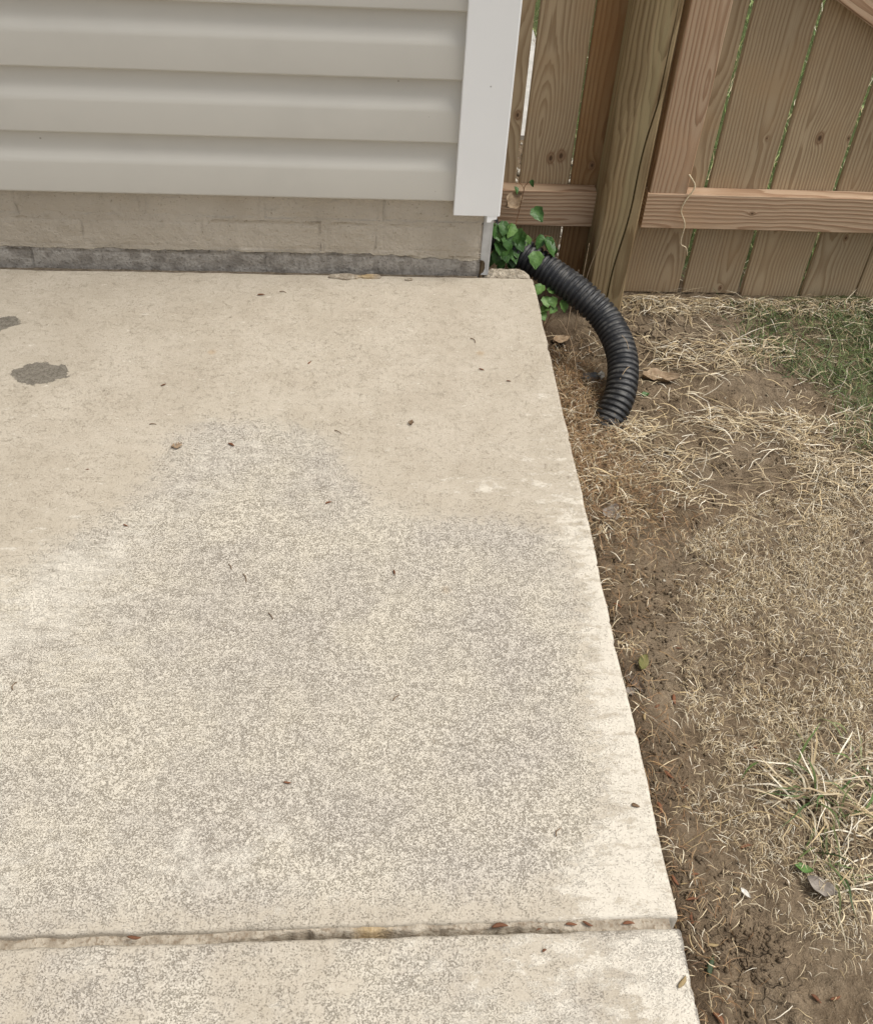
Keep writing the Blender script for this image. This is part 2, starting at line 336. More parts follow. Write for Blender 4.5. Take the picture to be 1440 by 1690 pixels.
dark = np.clip(np.exp(-((GX - .40) / .045) ** 2) * .9 + np.exp(-(((GX - .47) / .07) ** 2 + ((GY - 2.02) / .12) ** 2)) + .7 * np.exp(-(((GX - .48) / .05) ** 2 + ((GY - 1.72) / .18) ** 2)), 0, 1) * (GX > .2)
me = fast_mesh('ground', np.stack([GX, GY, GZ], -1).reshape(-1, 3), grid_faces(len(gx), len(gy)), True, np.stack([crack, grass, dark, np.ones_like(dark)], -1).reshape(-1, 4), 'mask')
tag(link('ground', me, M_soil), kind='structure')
tag(box_obj('path', (-4, .66, 3.12, 5.4, -.30, -.185), M_path), kind='structure')

# ================================================================== PATIO
EX = .386
def poly_sd(X, Y, poly):
    P = np.array(poly); d = np.full(X.shape, 9.); ins = np.zeros(X.shape, bool)
    for i in range(len(P)):
        a, b = P[i], P[(i + 1) % len(P)]; ab = b - a
        t = np.clip(((X - a[0]) * ab[0] + (Y - a[1]) * ab[1]) / (ab @ ab), 0, 1)
        d = np.minimum(d, np.hypot(X - a[0] - t * ab[0], Y - a[1] - t * ab[1]))
        c = ((a[1] > Y) != (b[1] > Y)) & (X < (b[0] - a[0]) * (Y - a[1]) / (b[1] - a[1] + 1e-12) + a[0]); ins ^= c
    return np.where(ins, d, -d)
def rounded(lo, hi, dense_lo, step, r, both, back=False):
    """coordinate / drop profile across a slab; rounded arris at hi (and lo if both)"""
    c = []
    ang = np.linspace(0, np.pi / 2, 5)[1:]
    inner_lo, inner_hi = lo + (r if both else 0), hi - r
    mid = np.concatenate([np.linspace(inner_lo, max(dense_lo, inner_lo + .01), 12)[:-1] if dense_lo > inner_lo else [], np.arange(max(dense_lo, inner_lo), inner_hi, step), [inner_hi]])
    pts = [(v, 0.) for v in mid]
    pts += [(inner_hi + r * math.sin(a), -r * (1 - math.cos(a))) for a in ang] + [(hi + .0005, -.05), (hi + .001, -.26)]
    if both: pts = [(lo - .001, -.26), (lo - .0005, -.05)] + [(inner_lo - r * math.sin(a), -r * (1 - math.cos(a))) for a in ang[::-1]] + pts
    return np.array(pts)
wearpoly = [(-.9, .95), (-.5347, 1.051), (-.4937, 1.106), (-.4245, 1.178), (-.3645, 1.2195), (-.3116, 1.30), (-.3088, 1.402), (-.26, 1.441), (-.1635, 1.442), (-.0757, 1.404), (-.047, 1.316), (.0097, 1.227), (.1087, 1.1845), (.2288, 1.1844), (.306, 1.1565), (.3126, 1.0265), (.2885, .8567), (.2991, .7289), (.2673, .6251), (.1945, .5948), (.0076, .592), (-.2098, .5827), (-.4175, .5664), (-.9, .55)]
patches = [[(-.6466, 1.6145), (-.6104, 1.6422), (-.5535, 1.6278), (-.5475, 1.5974), (-.5855, 1.5781), (-.6322, 1.581)], [(-.7429, 1.767), (-.7132, 1.7891), (-.6786, 1.7922), (-.6756, 1.7688), (-.703, 1.747), (-.7323, 1.7255)]]
def slab(name, y0, y1, near):
    r = .006
    px = rounded(-3.0, EX, -.80, .006, r, False); py = rounded(y0, y1, .2 if near else y0, .006, r, True)
    X, Y = np.meshgrid(px[:, 0], py[:, 0], indexing='ij'); Z = px[:, 1][:, None] + py[:, 1][None, :]
    top = Z > -.02
    Z = Z + (fbm(X, Y, 7, 3, 2) - .5) * .0035 * top
    X = X + np.where(X > EX - .02, (fbm(Y * 1.0, Y * 0 + 1, 14, 5, 4) - .5) * .005 - np.clip(fbm(Y, Y * 0, 60, 3, 6) - .68, 0, 1) * .02, 0)
    Y = Y + np.where((Y < y0 + .02) | (Y > y1 - .02), (fbm(X, X * 0 + 3, 30, 4, 7) - .5) * .004, 0)
    if near:
        wear = .50 + .9 * (fbm(X, Y, 14, 4, 1) - .5); white = .36 * sstep(-.05, .35, X) + .16 + .5 * (fbm(X, Y, 20, 3, 2) - .5) + .35 * np.exp(-(((X - .36) / .04) ** 2 + ((Y - .48) / .05) ** 2)); patch = np.zeros_like(X)
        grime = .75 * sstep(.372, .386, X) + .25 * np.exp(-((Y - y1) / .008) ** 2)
    else:
        sd = poly_sd(X, Y, wearpoly); wear = sstep(-.09, .06, sd) * (.78 + .22 * sstep(-.55, -.1, X)) + .18
        xi = np.interp(Y, [.54, .59, .68, .80, .93, 1.09, 1.22, 1.36, 1.58, 1.95], [.24, .235, .316, .311, .327, .336, .31, .275, .34, .40])
        white = sstep(-.03, .05, X - xi) * (.47 * sstep(1.45, 1.05, Y) + .10) + .38 * np.exp(-(((X - .22) / .07) ** 2 + ((Y - 1.30) / .025) ** 2)) + .55 * np.exp(-((sd - .04) / .06) ** 2) * sstep(.05, -.12, X) * fbm(X, Y, 12, 3, 19) + .26 * np.exp(-(((X + .45) / .2) ** 2 + ((Y - .98) / .16) ** 2)) + .16
        patch = np.zeros_like(X)
        for q in patches: patch = np.maximum(patch, sstep(-.022, .016, poly_sd(X, Y, q)))
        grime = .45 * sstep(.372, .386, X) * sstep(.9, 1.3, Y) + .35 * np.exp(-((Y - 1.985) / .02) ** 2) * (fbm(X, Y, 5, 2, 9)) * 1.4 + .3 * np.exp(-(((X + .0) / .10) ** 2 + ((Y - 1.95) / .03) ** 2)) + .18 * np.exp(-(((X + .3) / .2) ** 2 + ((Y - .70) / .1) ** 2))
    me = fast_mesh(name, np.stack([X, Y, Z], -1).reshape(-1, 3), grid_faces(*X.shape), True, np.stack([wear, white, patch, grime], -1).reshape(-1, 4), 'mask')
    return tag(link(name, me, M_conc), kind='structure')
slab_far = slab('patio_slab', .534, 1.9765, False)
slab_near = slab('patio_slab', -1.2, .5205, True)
# strip of the slab that runs under the brickwork, and the broken lip past the corner
box_obj('slab_footing', (-3.0, .262, 1.974, 2.3, -.26, -.0045), M_dirt, slab_far)
bm = bmesh.new()
nx, ny = 40, 20; V = []
for i in range(nx):
    for j in range(ny):
        u, v = i / (nx - 1), j / (ny - 1); x = .279 + u * .103; y = 1.9775 + v * (.048 - .012 * u * u)
        n = float(fbm(x, y, 60, 4, 3)) - .5; e = min(u * 6, (1 - u) * 5, v * 9 + .55, (1 - v) * 3.2, 1.0)
        V.append((x + n * .004, y + n * .006, -.010 + .012 * e ** .7 + n * .008 * e - (1 - min(1, (1 - v) * 4)) * .012))
fs = [tuple(int(q) for q in f) for f in grid_faces(nx, ny)]
base = len(V)
ring = [i * ny for i in range(nx)] + [(nx - 1) * ny + j for j in range(1, ny)] + [i * ny + ny - 1 for i in range(nx - 2, -1, -1)] + [j for j in range(ny - 2, 0, -1)]
for q in ring: V.append((V[q][0], V[q][1], -.22))
for a in range(len(ring)):
    b = (a + 1) % len(ring); fs.append((ring[a], base + a, base + b, ring[b]))
link('broken_edge', mesh('broken_edge', V, fs), M_rough, slab_far, smooth=True)
bm.free()
# joint filler between the slabs, ragged, torn open along part of its near side
xs = np.arange(-1.6, .380, .004); V = []; rows = 6
for i, x in enumerate(xs):
    torn = float(sstep(-.20, -.08, x) * sstep(.30, .20, x)); rag = (float(fbm(x, 0, 90, 3, 2)) - .5)
    rag2 = (float(fbm(x, 5, 60, 3, 4)) - .5)
    y0 = .5185 + torn * .0110 + rag * .007 * (.3 + torn); y1 = .5370 - max(0, rag2) * .004 * float(sstep(.1, .25, x))
    for j in range(rows):
        v = j / (rows - 1); n = (float(fbm(x, v * .03, 120, 3, 6)) - .5)
        V.append((x, y0 + (y1 - y0) * (0 if j == 0 else (j - 1) / (rows - 2)), (-.060 if j == 0 else -.0078 - .006 * float(sstep(-.08, -.26, x)) + .0030 * v + n * .0055 * float(sstep(-.35, -.1, x) * .7 + .3))))
link('joint_filler', fast_mesh('joint_filler', V, grid_faces(len(xs), rows)), M_fill, slab_far)
# peeled flake of the coating by the wall
def flake(cx, cy, sx, sy, s, z=.0022):
    n = 26; ang = np.linspace(0, 2 * np.pi, n, endpoint=False); rr = .65 + .7 * np.array([float(fbm(math.cos(a) + s, math.sin(a), 2.2, 4, s)) for a in ang])
    V = [(cx, cy, z + .0012)]; 
    for q, zz in ((.6, z + .001), (1.0, z + .0004), (1.0, -.001)):
        V += [(cx + sx * q * r_ * math.cos(a), cy + sy * q * r_ * math.sin(a), zz + (.0015 * float(fbm(a, s, 1.5, 2, s)) if zz > 0 else 0)) for a, r_ in zip(ang, rr)]
    F = [(0, 1 + i, 1 + (i + 1) % n) for i in range(n)] + [(1 + k * n + i, 1 + (k + 1) * n + i, 1 + (k + 1) * n + (i + 1) % n, 1 + k * n + (i + 1) % n) for k in range(2) for i in range(n)]
    return mesh('paint_flake', V, F)
for a in ((-.028, 1.965, .035, .010, 3), (.028, 1.968, .022, .008, 5), (.11, 1.958, .008, .004, 8)):
    link('paint_flake', flake(*a), M_fill, slab_far)

# ================================================================== HOUSE
house = empty('house', (-2.5, 2.6, 0))
tag(house, 'house corner with pale lap siding, white corner trim and painted brick base', 'house')
YB = 1.9885
box_obj('wall_core', (-5.2, .2625, YB + .0014, 7.0, -.25, 2.72), M_brick, house)
# bricks: running bond, three courses in view
def brick_mesh(w_, h_, s):
    d = .09; nx_, nz_ = max(4, int(w_ / .008)), 9; V = []; 
    for i in range(nx_):
        for j in range(nz_):
            u, v = i / (nx_ - 1), j / (nz_ - 1); e = min(u * w_, (1 - u) * w_, v * h_, (1 - v) * h_)
            V.append((u * w_, (.003 * (1 - min(1, e / .0045)) ** 2) + (float(fbm(u * w_ + s, v * h_, 45, 3, s % 17)) - .5) * .0055, v * h_))
    F = [tuple(int(q) for q in f) for f in grid_faces(nx_, nz_)]
    ring = [i * nz_ for i in range(nx_)] + [(nx_ - 1) * nz_ + j for j in range(1, nz_)] + [i * nz_ + nz_ - 1 for i in range(nx_ - 2, -1, -1)] + [j for j in range(nz_ - 2, 0, -1)]
    b = len(V); V += [(V[q][0], d, V[q][2]) for q in ring]
    F += [(ring[a], b + a, b + (a + 1) % len(ring), ring[(a + 1) % len(ring)])[::-1] for a in range(len(ring))]
    return mesh('brick', V, F)
J = .0062; P = .2466
mid = [-.564 - P * k for k in range(4, 0, -1)] + [-.564, -.3152, -.072, .0467, .2137, .266 + J]
top = [-.688 - P * k for k in range(4, 0, -1)] + [-.688, -.439, -.195, .052, .266 + J]
low = [-.68 - P * k for k in range(4, 0, -1)] + [-.680, -.433, -.190, .045, .214, .266 + J]
for k_, (js, z0) in enumerate(((low, -.0300), (mid, .0445), (top, .1190))):
    for i in range(len(js) - 1):
        me = brick_mesh(js[i + 1] - js[i] - J, .0745 - J + .002, i * 3 + k_ * 41)
        link('brick', me, M_brick, house, (js[i], YB - .0005 + random.uniform(-.001, .001), z0 + J / 2), smooth=True)
# dutch lap siding
prof = [(0, -.004), (0, -.0175), (.0015, -.0190), (.004, -.0192), (.060, -.0175), (.066, -.0168), (.072, -.0145), (.080, -.0112), (.090, -.0085), (.102, -.0068), (.116, -.0060), (.138, -.0058)]
def siding_mesh(L, axis):
    n = max(2, int(L / .12)); V = []
    for i in range(n + 1):
        x = -L + L * i / n
        for (z, y) in prof:
            wv = .0008 * math.sin(x * 3.1 + z * 9) + .0004 * math.sin(x * 8.3)
            V.append((x, y + wv, z) if axis == 'x' else (-(y + wv), -x, z))
    F = [tuple(int(q) for q in f) for f in grid_faces(n + 1, len(prof))]
    if axis == 'x': F = [f[::1] for f in F]
    return mesh('siding_panel', V, F)
mx, my = siding_mesh(5.3, 'x'), siding_mesh(5.0, 'y')
NS = 20
for i in range(NS):
    link('siding_panel', mx, M_siding, house, (.215, 1.9865, .1825 + i * .1236), smooth=True)
    link('siding_panel', my, M_siding, house, (.2628, 2.03, .1825 + i * .1236), smooth=True)
# corner trim: two boards folded round the corner, hollow underneath
V = []; tz0, tz1 = .1560, 2.72
sec = [(.1978, 1.9800), (.1972, 1.9610), (.1978, 1.9596), (.1990, 1.9590), (.2915, 1.9582), (.2935, 1.9590), (.2945, 1.9612), (.2945, 2.056), (.2935, 2.0572), (.2660, 2.0575), (.2660, 1.9875), (.2200, 1.9860)]
for z in (tz0, tz1): V += [(x, y, z) for x, y in sec]
n = len(sec); F = [(i, (i + 1) % n, n + (i + 1) % n, n + i) for i in range(n)] + [tuple(range(n))[::-1], tuple(range(n, 2 * n))]
tr = link('corner_trim', mesh('corner_trim', V, F), M_trim, house)
# torn tab of vinyl under the trim
V = [(.268, 1.959, .1559), (.289, 1.959, .1559), (.2885, 1.9585, .149), (.279, 1.958, .1478), (.2765, 1.9575, .1425), (.268, 1.9575, .1418)]
V += [(x, y + .0015, z) for x, y, z in V]
link('trim_tab', mesh('trim_tab', V, [tuple(range(6)), tuple(range(11, 5, -1))] + [(i, i + 6, (i + 1) % 6 + 6, (i + 1) % 6) for i in range(6)]), M_trim, tr)
# grey strip down the brick corner, with a gnawed hole at its foot
out = [(.2668, -.004), (.2700, -.004), (.2755, .002), (.2785, .012), (.2775, .024), (.2745, .030), (.2690, .031), (.2668, .033), (.2668, .160), (.2875, .160), (.2868, -.004), (.2835, -.004)]
for pth in (out,):
    m_ = len(pth); V = [(x, 1.9925 + .004 * math.sin(z * 20), z) for x, z in pth] + [(x, 1.9945 + .004 * math.sin(z * 20), z) for x, z in pth]
    me = mesh('corner_flashing', V, [tuple(range(m_)), tuple(range(2 * m_ - 1, m_ - 1, -1))] + [(i, i + m_, (i + 1) % m_ + m_, (i + 1) % m_) for i in range(m_)])
    link('corner_flashing', me, M_grey, house)
# roof edge far above the frame
V = [(-5.6, 1.56, 2.86), (.70, 1.56, 2.86), (.70, 4.5, 4.3), (-5.6, 4.5, 4.3), (.70, 7.44, 2.86), (-5.6, 7.44, 2.86)]
V += [(x, y, z + .06) for x, y, z in V]
ROOF = link('roof', mesh('roof', V, [(0, 3, 2, 1), (3, 5, 4, 2), (6, 7, 8, 9), (9, 8, 10, 11), (0, 1, 7, 6), (5, 11, 10, 4), (1, 2, 8, 7), (2, 4, 10, 8), (3, 0, 6, 9), (5, 3, 9, 11)]), M_roof, house)
box_obj('soffit', (-5.5, .60, 1.66, 7.3, 2.72, 2.75), M_trim, ROOF, .002)
box_obj('fascia', (-5.52, .62, 1.62, 1.658, 2.70, 2.90), M_trim, ROOF, .003)

# ================================================================== FENCE, POST, GATE
YF = 2.2388
def board_mesh(w_, t, L, s, taper=0.0, bev=.0022):
    """local: x across, y depth (front at -t/2), z along 0..L, gently wandering edges"""
    n = max(3, int(L / .09)); V = []; h = w_ / 2
    for i in range(n + 1):
        z = L * i / n; wl = (float(vnoise(z * 4, s)) - .5) * .0022; wr = (float(vnoise(z * 4, s + 9.5)) - .5) * .0022; cu = (float(vnoise(z * 1.5, s + 4.1)) - .5) * .002
        hl = h + taper * (z / L); f, b = -t / 2 + cu, t / 2 + cu
        V += [(-hl + bev + wl, f, z), (h - bev + wr, f, z), (h + wr, f + bev, z), (h + wr, b - bev, z), (h - bev + wr, b, z), (-hl + bev + wl, b, z), (-hl + wl, b - bev, z), (-hl + wl, f + bev, z)]
    F = [(i * 8 + j, i * 8 + (j + 1) % 8, (i + 1) * 8 + (j + 1) % 8, (i + 1) * 8 + j) for i in range(n) for j in range(8)]
    F += [tuple(range(8))[::-1], tuple(n * 8 + j for j in range(8))]
    return mesh('board', V, F)
_s = [0]
def board(name, w_, t, L, mat, parent, loc, rot=(0, 0, 0), knots=(), taper=0):
    _s[0] += 3.37
    o = link(name, board_mesh(w_, t, L, _s[0], taper), mat, parent, loc); o.rotation_euler = rot
    for nm, kq in zip(('knot', 'knot_b'), knots): o[nm] = [float(v) for v in kq]
    return o
T = .014
# left section of fence, between house and post
fence = empty('board_fence', (.45, YF, -.2)); tag(fence, 'short run of brown board fence between the house corner and the post', 'fence')
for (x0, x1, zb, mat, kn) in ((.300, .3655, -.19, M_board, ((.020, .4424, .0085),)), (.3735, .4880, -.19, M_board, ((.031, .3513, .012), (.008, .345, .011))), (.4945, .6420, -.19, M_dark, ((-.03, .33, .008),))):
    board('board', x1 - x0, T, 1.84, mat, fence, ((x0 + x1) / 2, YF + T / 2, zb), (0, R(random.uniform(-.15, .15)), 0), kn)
board('rail', .089, .038, .2500, M_rail, fence, (.5510, YF - .0192, .0485), (0, R(-90), 0))
board('rail', .089, .038, .2500, M_rail, fence, (.5510, YF - .0192, 1.40), (0, R(-90), 0))
# post
def post_mesh():
    V = []; z0, z1, n = -.35, 1.78, 110; m = 11
    for i in range(n + 1):
        z = z0 + (z1 - z0) * i / n; wn = .003 + .020 * float(sstep(.52, .75, fbm(z, 0, 3.2, 3, 21))) + .004 * float(fbm(z, 2, 14, 2, 5)) + .026 * float(sstep(.0, .5, z)) + .010 * float(sstep(-.2, .6, z)) * float(fbm(z, 7, 9, 3, 6))
        g = .006 + .055 * (z + .14) + .003 * math.sin(z * 21) ; g = min(g, .034); cw = .0006 + .0016 * float(sstep(.55, .25, z)) ; cd = .010 * float(sstep(.75, .3, z)) + .0005
        f = -.045 + .0012 * math.sin(z * 5)
        sec = [(-.045, .045), (-.045, f + wn), (-.045 + wn * .45, f + wn * .35), (-.045 + wn, f), (g - cw, f), (g, f + cd), (g + cw, f), (.041, f), (.045, f + .004), (.045, .042), (.042, .045)]
        V += [(x, y, z) for x, y in sec]
    F = [(i * m + j, i * m + (j + 1) % m, (i + 1) * m + (j + 1) % m, (i + 1) * m + j) for i in range(n) for j in range(m)] + [tuple(range(m))[::-1], tuple(n * m + j for j in range(m))]
    return mesh('fence_post', V, F)
post = link('fence_post', post_mesh(), M_post, None, (.5965, 2.175, 0))
tag(post, 'square olive-brown timber post with a long crack, standing by the black pipe', 'post')
# gate
gate = empty('gate', (1.30, YF, -.2)); tag(gate, 'wooden board gate with reddish rails and a diagonal brace, right of the post', 'gate')
GB = [(.6560, .8125, -.1930, ()), (.8242, .9660, -.1920, ((.035, .4086, .004), (.025, .0143, .006))), (.9782, 1.1280, -.1990, ((.001, .4193, .0115), (.069, .421, .005))), (1.1375, 1.2770, -.2040, ((-.006, .1735, .007),)), (1.2825, 1.4270, -.2060, ((.02, .7, .01),)), (1.4340, 1.5790, -.206, ()), (1.5860, 1.7310, -.205, ((.03, .5, .01),)), (1.738, 1.883, -.206, ()), (1.890, 2.000, -.204, ())]
for (x0, x1, zb, kn) in GB:
    board('board', x1 - x0, T, 1.86, M_board, gate, ((x0 + x1) / 2, YF + T / 2, zb), (0, R(random.uniform(-.12, .12)), 0), kn)
board('rail', .0895, .038, 1.329, M_rail, gate, (.671, YF - .0192, .0490), (0, R(90), 0), ((.0, .26, .006),))
board('rail', .0895, .038, 1.329, M_rail, gate, (.671, YF - .0192, 1.36), (0, R(90), 0))
board('stile', .0890, .036, 1.2200, M_rail, gate, (.7195, YF - .0183, .0945))
board('stile', .0890, .036, 1.2200, M_rail, gate, (1.9540, YF - .0183, .0945))
pts = [(.7645, .640), (1.795, .0945), (1.9085, .0945), (1.9085, .139), (.7645, .742)]
me = mesh('brace', [(x, YF - .0375, z) for x, z in pts] + [(x, YF - .002, z) for x, z in pts], [tuple(range(5)), tuple(range(9, 4, -1))] + [(i, i + 5, (i + 1) % 5 + 5, (i + 1) % 5) for i in range(5)])
bm = bmesh.new(); bm.from_mesh(me); bmesh.ops.recalc_face_normals(bm, faces=bm.faces[:]); bmesh.ops.bevel(bm, geom=bm.edges[:], offset=.004, segments=2, affect='EDGES'); 
ang = math.atan2(1.0305, -.5455); Mr = Matrix.Rotation(-ang, 4, 'Y') ; c0 = Vector((.7645, YF, .69))
bmesh.ops.transform(bm, matrix=Mr @ Matrix.Translation(-c0), verts=bm.verts[:]); bm.to_mesh(me); bm.free()
br = link('brace', me, M_rail, gate, c0); br.rotation_euler = (0, ang, 0)

# ================================================================== DRAIN PIPE
pp = spline([(.262, 2.140, .045), (.318, 2.108, .022), (.372, 2.078, .002), (.431, 2.040, -.020), (.500, 1.982, -.043), (.556, 1.930, -.078), (.581, 1.850, -.112), (.572, 1.772, -.148), (.546, 1.722, -.186), (.518, 1.688, -.222), (.500, 1.670, -.250)], 620)
seg = np.r_[0, np.cumsum(np.linalg.norm(np.diff(pp, axis=0), axis=1))]; Lp = seg[-1]; npts = int(Lp / .0123 * 9)
u = np.linspace(0, Lp, npts); pp = np.stack([np.interp(u, seg, pp[:, k]) for k in range(3)], 1)
rad = .0345 - .0042 * sstep(.50, .78, np.abs(((u / .0123) % 1) - .5) * 2)
V, F = tube(pp, rad, 36)
pipe = link('drain_pipe', mesh('drain_pipe', V, F), M_pipe, None, smooth=True)
tag(pipe, 'black corrugated plastic drain pipe curving from behind the house corner into the soil', 'pipe')

# ================================================================== STRAW AND GRASS
def ribbons(name, base, head, L, W, curl, arch, lift, col, mat, K=5, droop=None):
    """vectorised blades: base (N,3), head angle, lengths; arch = rise in the middle, lift = slope upward"""
    N = len(base); t = np.linspace(0, 1, K)
    ang = head[:, None] + curl[:, None] * t[None, :] * 1.0 + (rng.random((N, 1)) - .5) * 1.9 * np.sin(t * 8 + rng.random((N, 1)) * 6)[:, :] * .35
    stepv = L[:, None] / (K - 1)
    dx = np.cos(ang) * stepv; dy = np.sin(ang) * stepv
    hz = np.cos(lift)[:, None] * np.ones((1, K))
    X = base[:, 0:1] + np.cumsum(dx * hz, 1) - dx[:, :1] * hz[:, :1]; Y = base[:, 1:2] + np.cumsum(dy * hz, 1) - dy[:, :1] * hz[:, :1]
    rise = (np.sin(lift) * L)[:, None] * t[None, :] + arch[:, None] * np.sin(t * np.pi)[None, :]
    if droop is not None: rise = rise - (droop * L)[:, None] * (t[None, :] ** 2.5)
    gz = ground_z(X, Y); Z = np.maximum(base[:, 2:3] + rise, gz + .0012)
    Wt = W[:, None] * np.interp(t, [0, .3, .75, 1], [.65, 1, .6, .08])[None, :]
    tilt = (rng.random((N, 1)) - .5) * 1.4
    sx, sy, sz = -np.sin(ang) * np.cos(tilt), np.cos(ang) * np.cos(tilt), np.sin(tilt) * np.ones((1, K))
    A = np.stack([X - sx * Wt / 2, Y - sy * Wt / 2, Z - sz * Wt / 2], -1); B = np.stack([X + sx * Wt / 2, Y + sy * Wt / 2, Z + sz * Wt / 2], -1)
    V = np.stack([A, B], 2).reshape(-1, 3)
    b = (np.arange(N)[:, None] * K + np.arange(K - 1)[None, :]).ravel() * 2
    Q = np.stack([b, b + 1, b + 3, b + 2], 1)
    C = np.repeat(np.c_[col, np.ones(N)], K * 2, axis=0)
    return fast_mesh(name, V, Q, False, C)
STRAW = np.array([[.60, .50, .33], [.52, .42, .27], [.68, .60, .44], [.40, .31, .19], [.54, .42, .24], [.78, .71, .57], [.26, .19, .115], [.17, .12, .07]])
BROWN = np.array([[.22, .125, .06], [.30, .18, .09], [.16, .09, .045], [.36, .24, .12]])
GREEN = np.array([[.055, .10, .028], [.085, .14, .035], [.04, .075, .022], [.12, .17, .055], [.16, .18, .075]])
def pick(pal, n, p=None):
    c = pal[rng.choice(len(pal), n, p=p)]; return c * (.75 + .5 * rng.random((n, 1)))
def scatter(n, x0, x1, y0, y1, dens):
    out = []
    got = 0
    while got < n:
        p = rng.random((n * 2, 2)) * [x1 - x0, y1 - y0] + [x0, y0]; p = p[rng.random(len(p)) < dens(p[:, 0], p[:, 1])]; out.append(p); got += len(p)
    return np.concatenate(out)[:n]
def gauss(x, y, cx, cy, sx, sy): return np.exp(-(((x - cx) / sx) ** 2 + ((y - cy) / sy) ** 2))
def xbare(y): return np.interp(y, [.3, .45, .52, .57, .62, .70, .85, 1.0, 1.15, 1.28, 1.38, 1.50, 1.62, 1.8, 2.0, 2.2], [.64, .64, .60, .54, .49, .475, .535, .555, .56, .60, .70, .86, .92, .93, .95, 1.0])
def d_short(x, y):
    cl = sstep(.36, .62, fbm(x, y, 16, 3, 14))
    return np.clip(sstep(-.035, .06, x - xbare(y) + .10 * (fbm(x, y, 11, 3, 15) - .5)) * (.30 + .70 * cl) * sstep(1.75, 1.4, y) * (.55 + .45 * sstep(.55, .7, y)) + .05 * cl, 0, 1)
def d_thin(x, y):
    cl = sstep(.45, .66, fbm(x, y, 13, 3, 18))
    a = .9 * gauss(x, y, .88, 1.98, .20, .05) + .55 * gauss(x, y, .78, 1.92, .08, .06) + .9 * gauss(x, y, .84, 1.70, .13, .04) + .6 * gauss(x, y, .97, 1.66, .12, .06) + .7 * gauss(x, y, 1.0, 1.55, .12, .12) + .8 * gauss(x, y, .60, 1.62, .10, .10) + .35 * gauss(x, y, .66, 1.45, .10, .08)
    return np.clip(a * (.3 + .7 * cl) + .05 * cl + .75 * sstep(2.12, 2.18, y) * sstep(.60, .70, x), 0, 1)
def withz(p, extra): return np.c_[p, ground_z(p[:, 0], p[:, 1]) + extra]
N = 150000
p = scatter(N, .40, 2.3, .05, 1.8, d_short); n = len(p)
me = ribbons('dry_grass', withz(p, rng.random(n) * .010), rng.random(n) * 6.283, .008 + .022 * rng.random(n) ** 2, .0005 + .0007 * rng.random(n) ** 1.5, (rng.random(n) - .5) * 2.2, rng.random(n) * .008, np.where(rng.random(n) < .25, rng.random(n) * .7, 0), pick(STRAW, n), M_straw, 4)
tag(link('dry_grass', me, M_straw), 'matted short dry tan grass covering the worn lawn beside the patio', 'dry grass', kind='stuff')
N = 7500
p = scatter(N, .42, 2.3, 1.35, 2.226, d_thin); n = len(p)
p[:, 1] = np.minimum(p[:, 1], 2.205)
hd = np.where(rng.random(n) < .6, rng.normal(0, .55, n) + np.where(rng.random(n) < .5, 0, np.pi), rng.random(n) * 6.283)
L = .022 + .065 * rng.random(n) ** 1.8
hd = np.where(p[:, 1] + np.sin(hd) * L > 2.21, -np.abs(hd % np.pi), hd)
me = ribbons('straw', withz(p, rng.random(n) * .010), hd, L, .0010 + .0013 * rng.random(n), (rng.random(n) - .5) * 1.3, rng.random(n) * .008, np.where(rng.random(n) < .15, rng.random(n) * .5, 0), pick(STRAW, n), M_straw, 5)
tag(link('straw', me, M_straw), 'long pale loose straw strewn over the bare soil below the gate', 'straw', kind='stuff')
# brown rootlets and litter between slab and pipe
def d_root(x, y): return np.clip(gauss(x, y, .485, 1.86, .05, .13) + gauss(x, y, .475, 1.62, .06, .16) + .4 * gauss(x, y, .52, 1.42, .10, .13) + .13 * gauss(x, y, .44, .75, .045, .5), 0, 1) * (x > .405)
p = scatter(6500, .40, .72, .4, 2.08, d_root); n = len(p)
me = ribbons('root_litter', withz(p, rng.random(n) * .018), rng.random(n) * 6.283, .010 + .032 * rng.random(n) ** 1.5, .0006 + .0008 * rng.random(n), (rng.random(n) - .5) * 2.4, rng.random(n) * .008, (rng.random(n) < .3) * rng.random(n) * .6, np.where(rng.random((n, 1)) < .3, pick(STRAW, n), pick(BROWN, n)), M_straw, 6)
tag(link('root_litter', me, M_straw), 'tangled brown dead rootlets heaped between the patio edge and the pipe', 'litter', kind='stuff')
# green grass along the fence side
def d_green(x, y): return np.clip(sstep(.98, 1.22, x + .16 * (fbm(x, y, 10, 3, 22) - .5) + .10 * sstep(1.8, 2.0, y) - .10 * sstep(1.65, 1.45, y)) * sstep(1.25, 1.55, y) * (.35 + .65 * sstep(.35, .6, fbm(x, y, 14, 2, 25))) + .28 * sstep(2.14, 2.2, y) * sstep(.86, .98, x), 0, 1)
p = scatter(26000, .8, 2.3, 1.2, 2.215, d_green); n = len(p)
hd = rng.random(n) * 6.283; hd = np.where(p[:, 1] > 2.16, -np.abs(hd % np.pi), hd)
me = ribbons('green_grass', withz(p, 0), hd, .025 + .035 * rng.random(n), .0012 + .0010 * rng.random(n), (rng.random(n) - .5) * 1.2, np.zeros(n), .15 + .8 * rng.random(n), np.where(rng.random((n, 1)) < .22, pick(STRAW, n) * .8, pick(GREEN, n)), M_green, 5, droop=.25 * rng.random(n))
tag(link('green_grass', me, M_green), 'patch of dark green living grass in front of the gate', 'grass', kind='stuff')
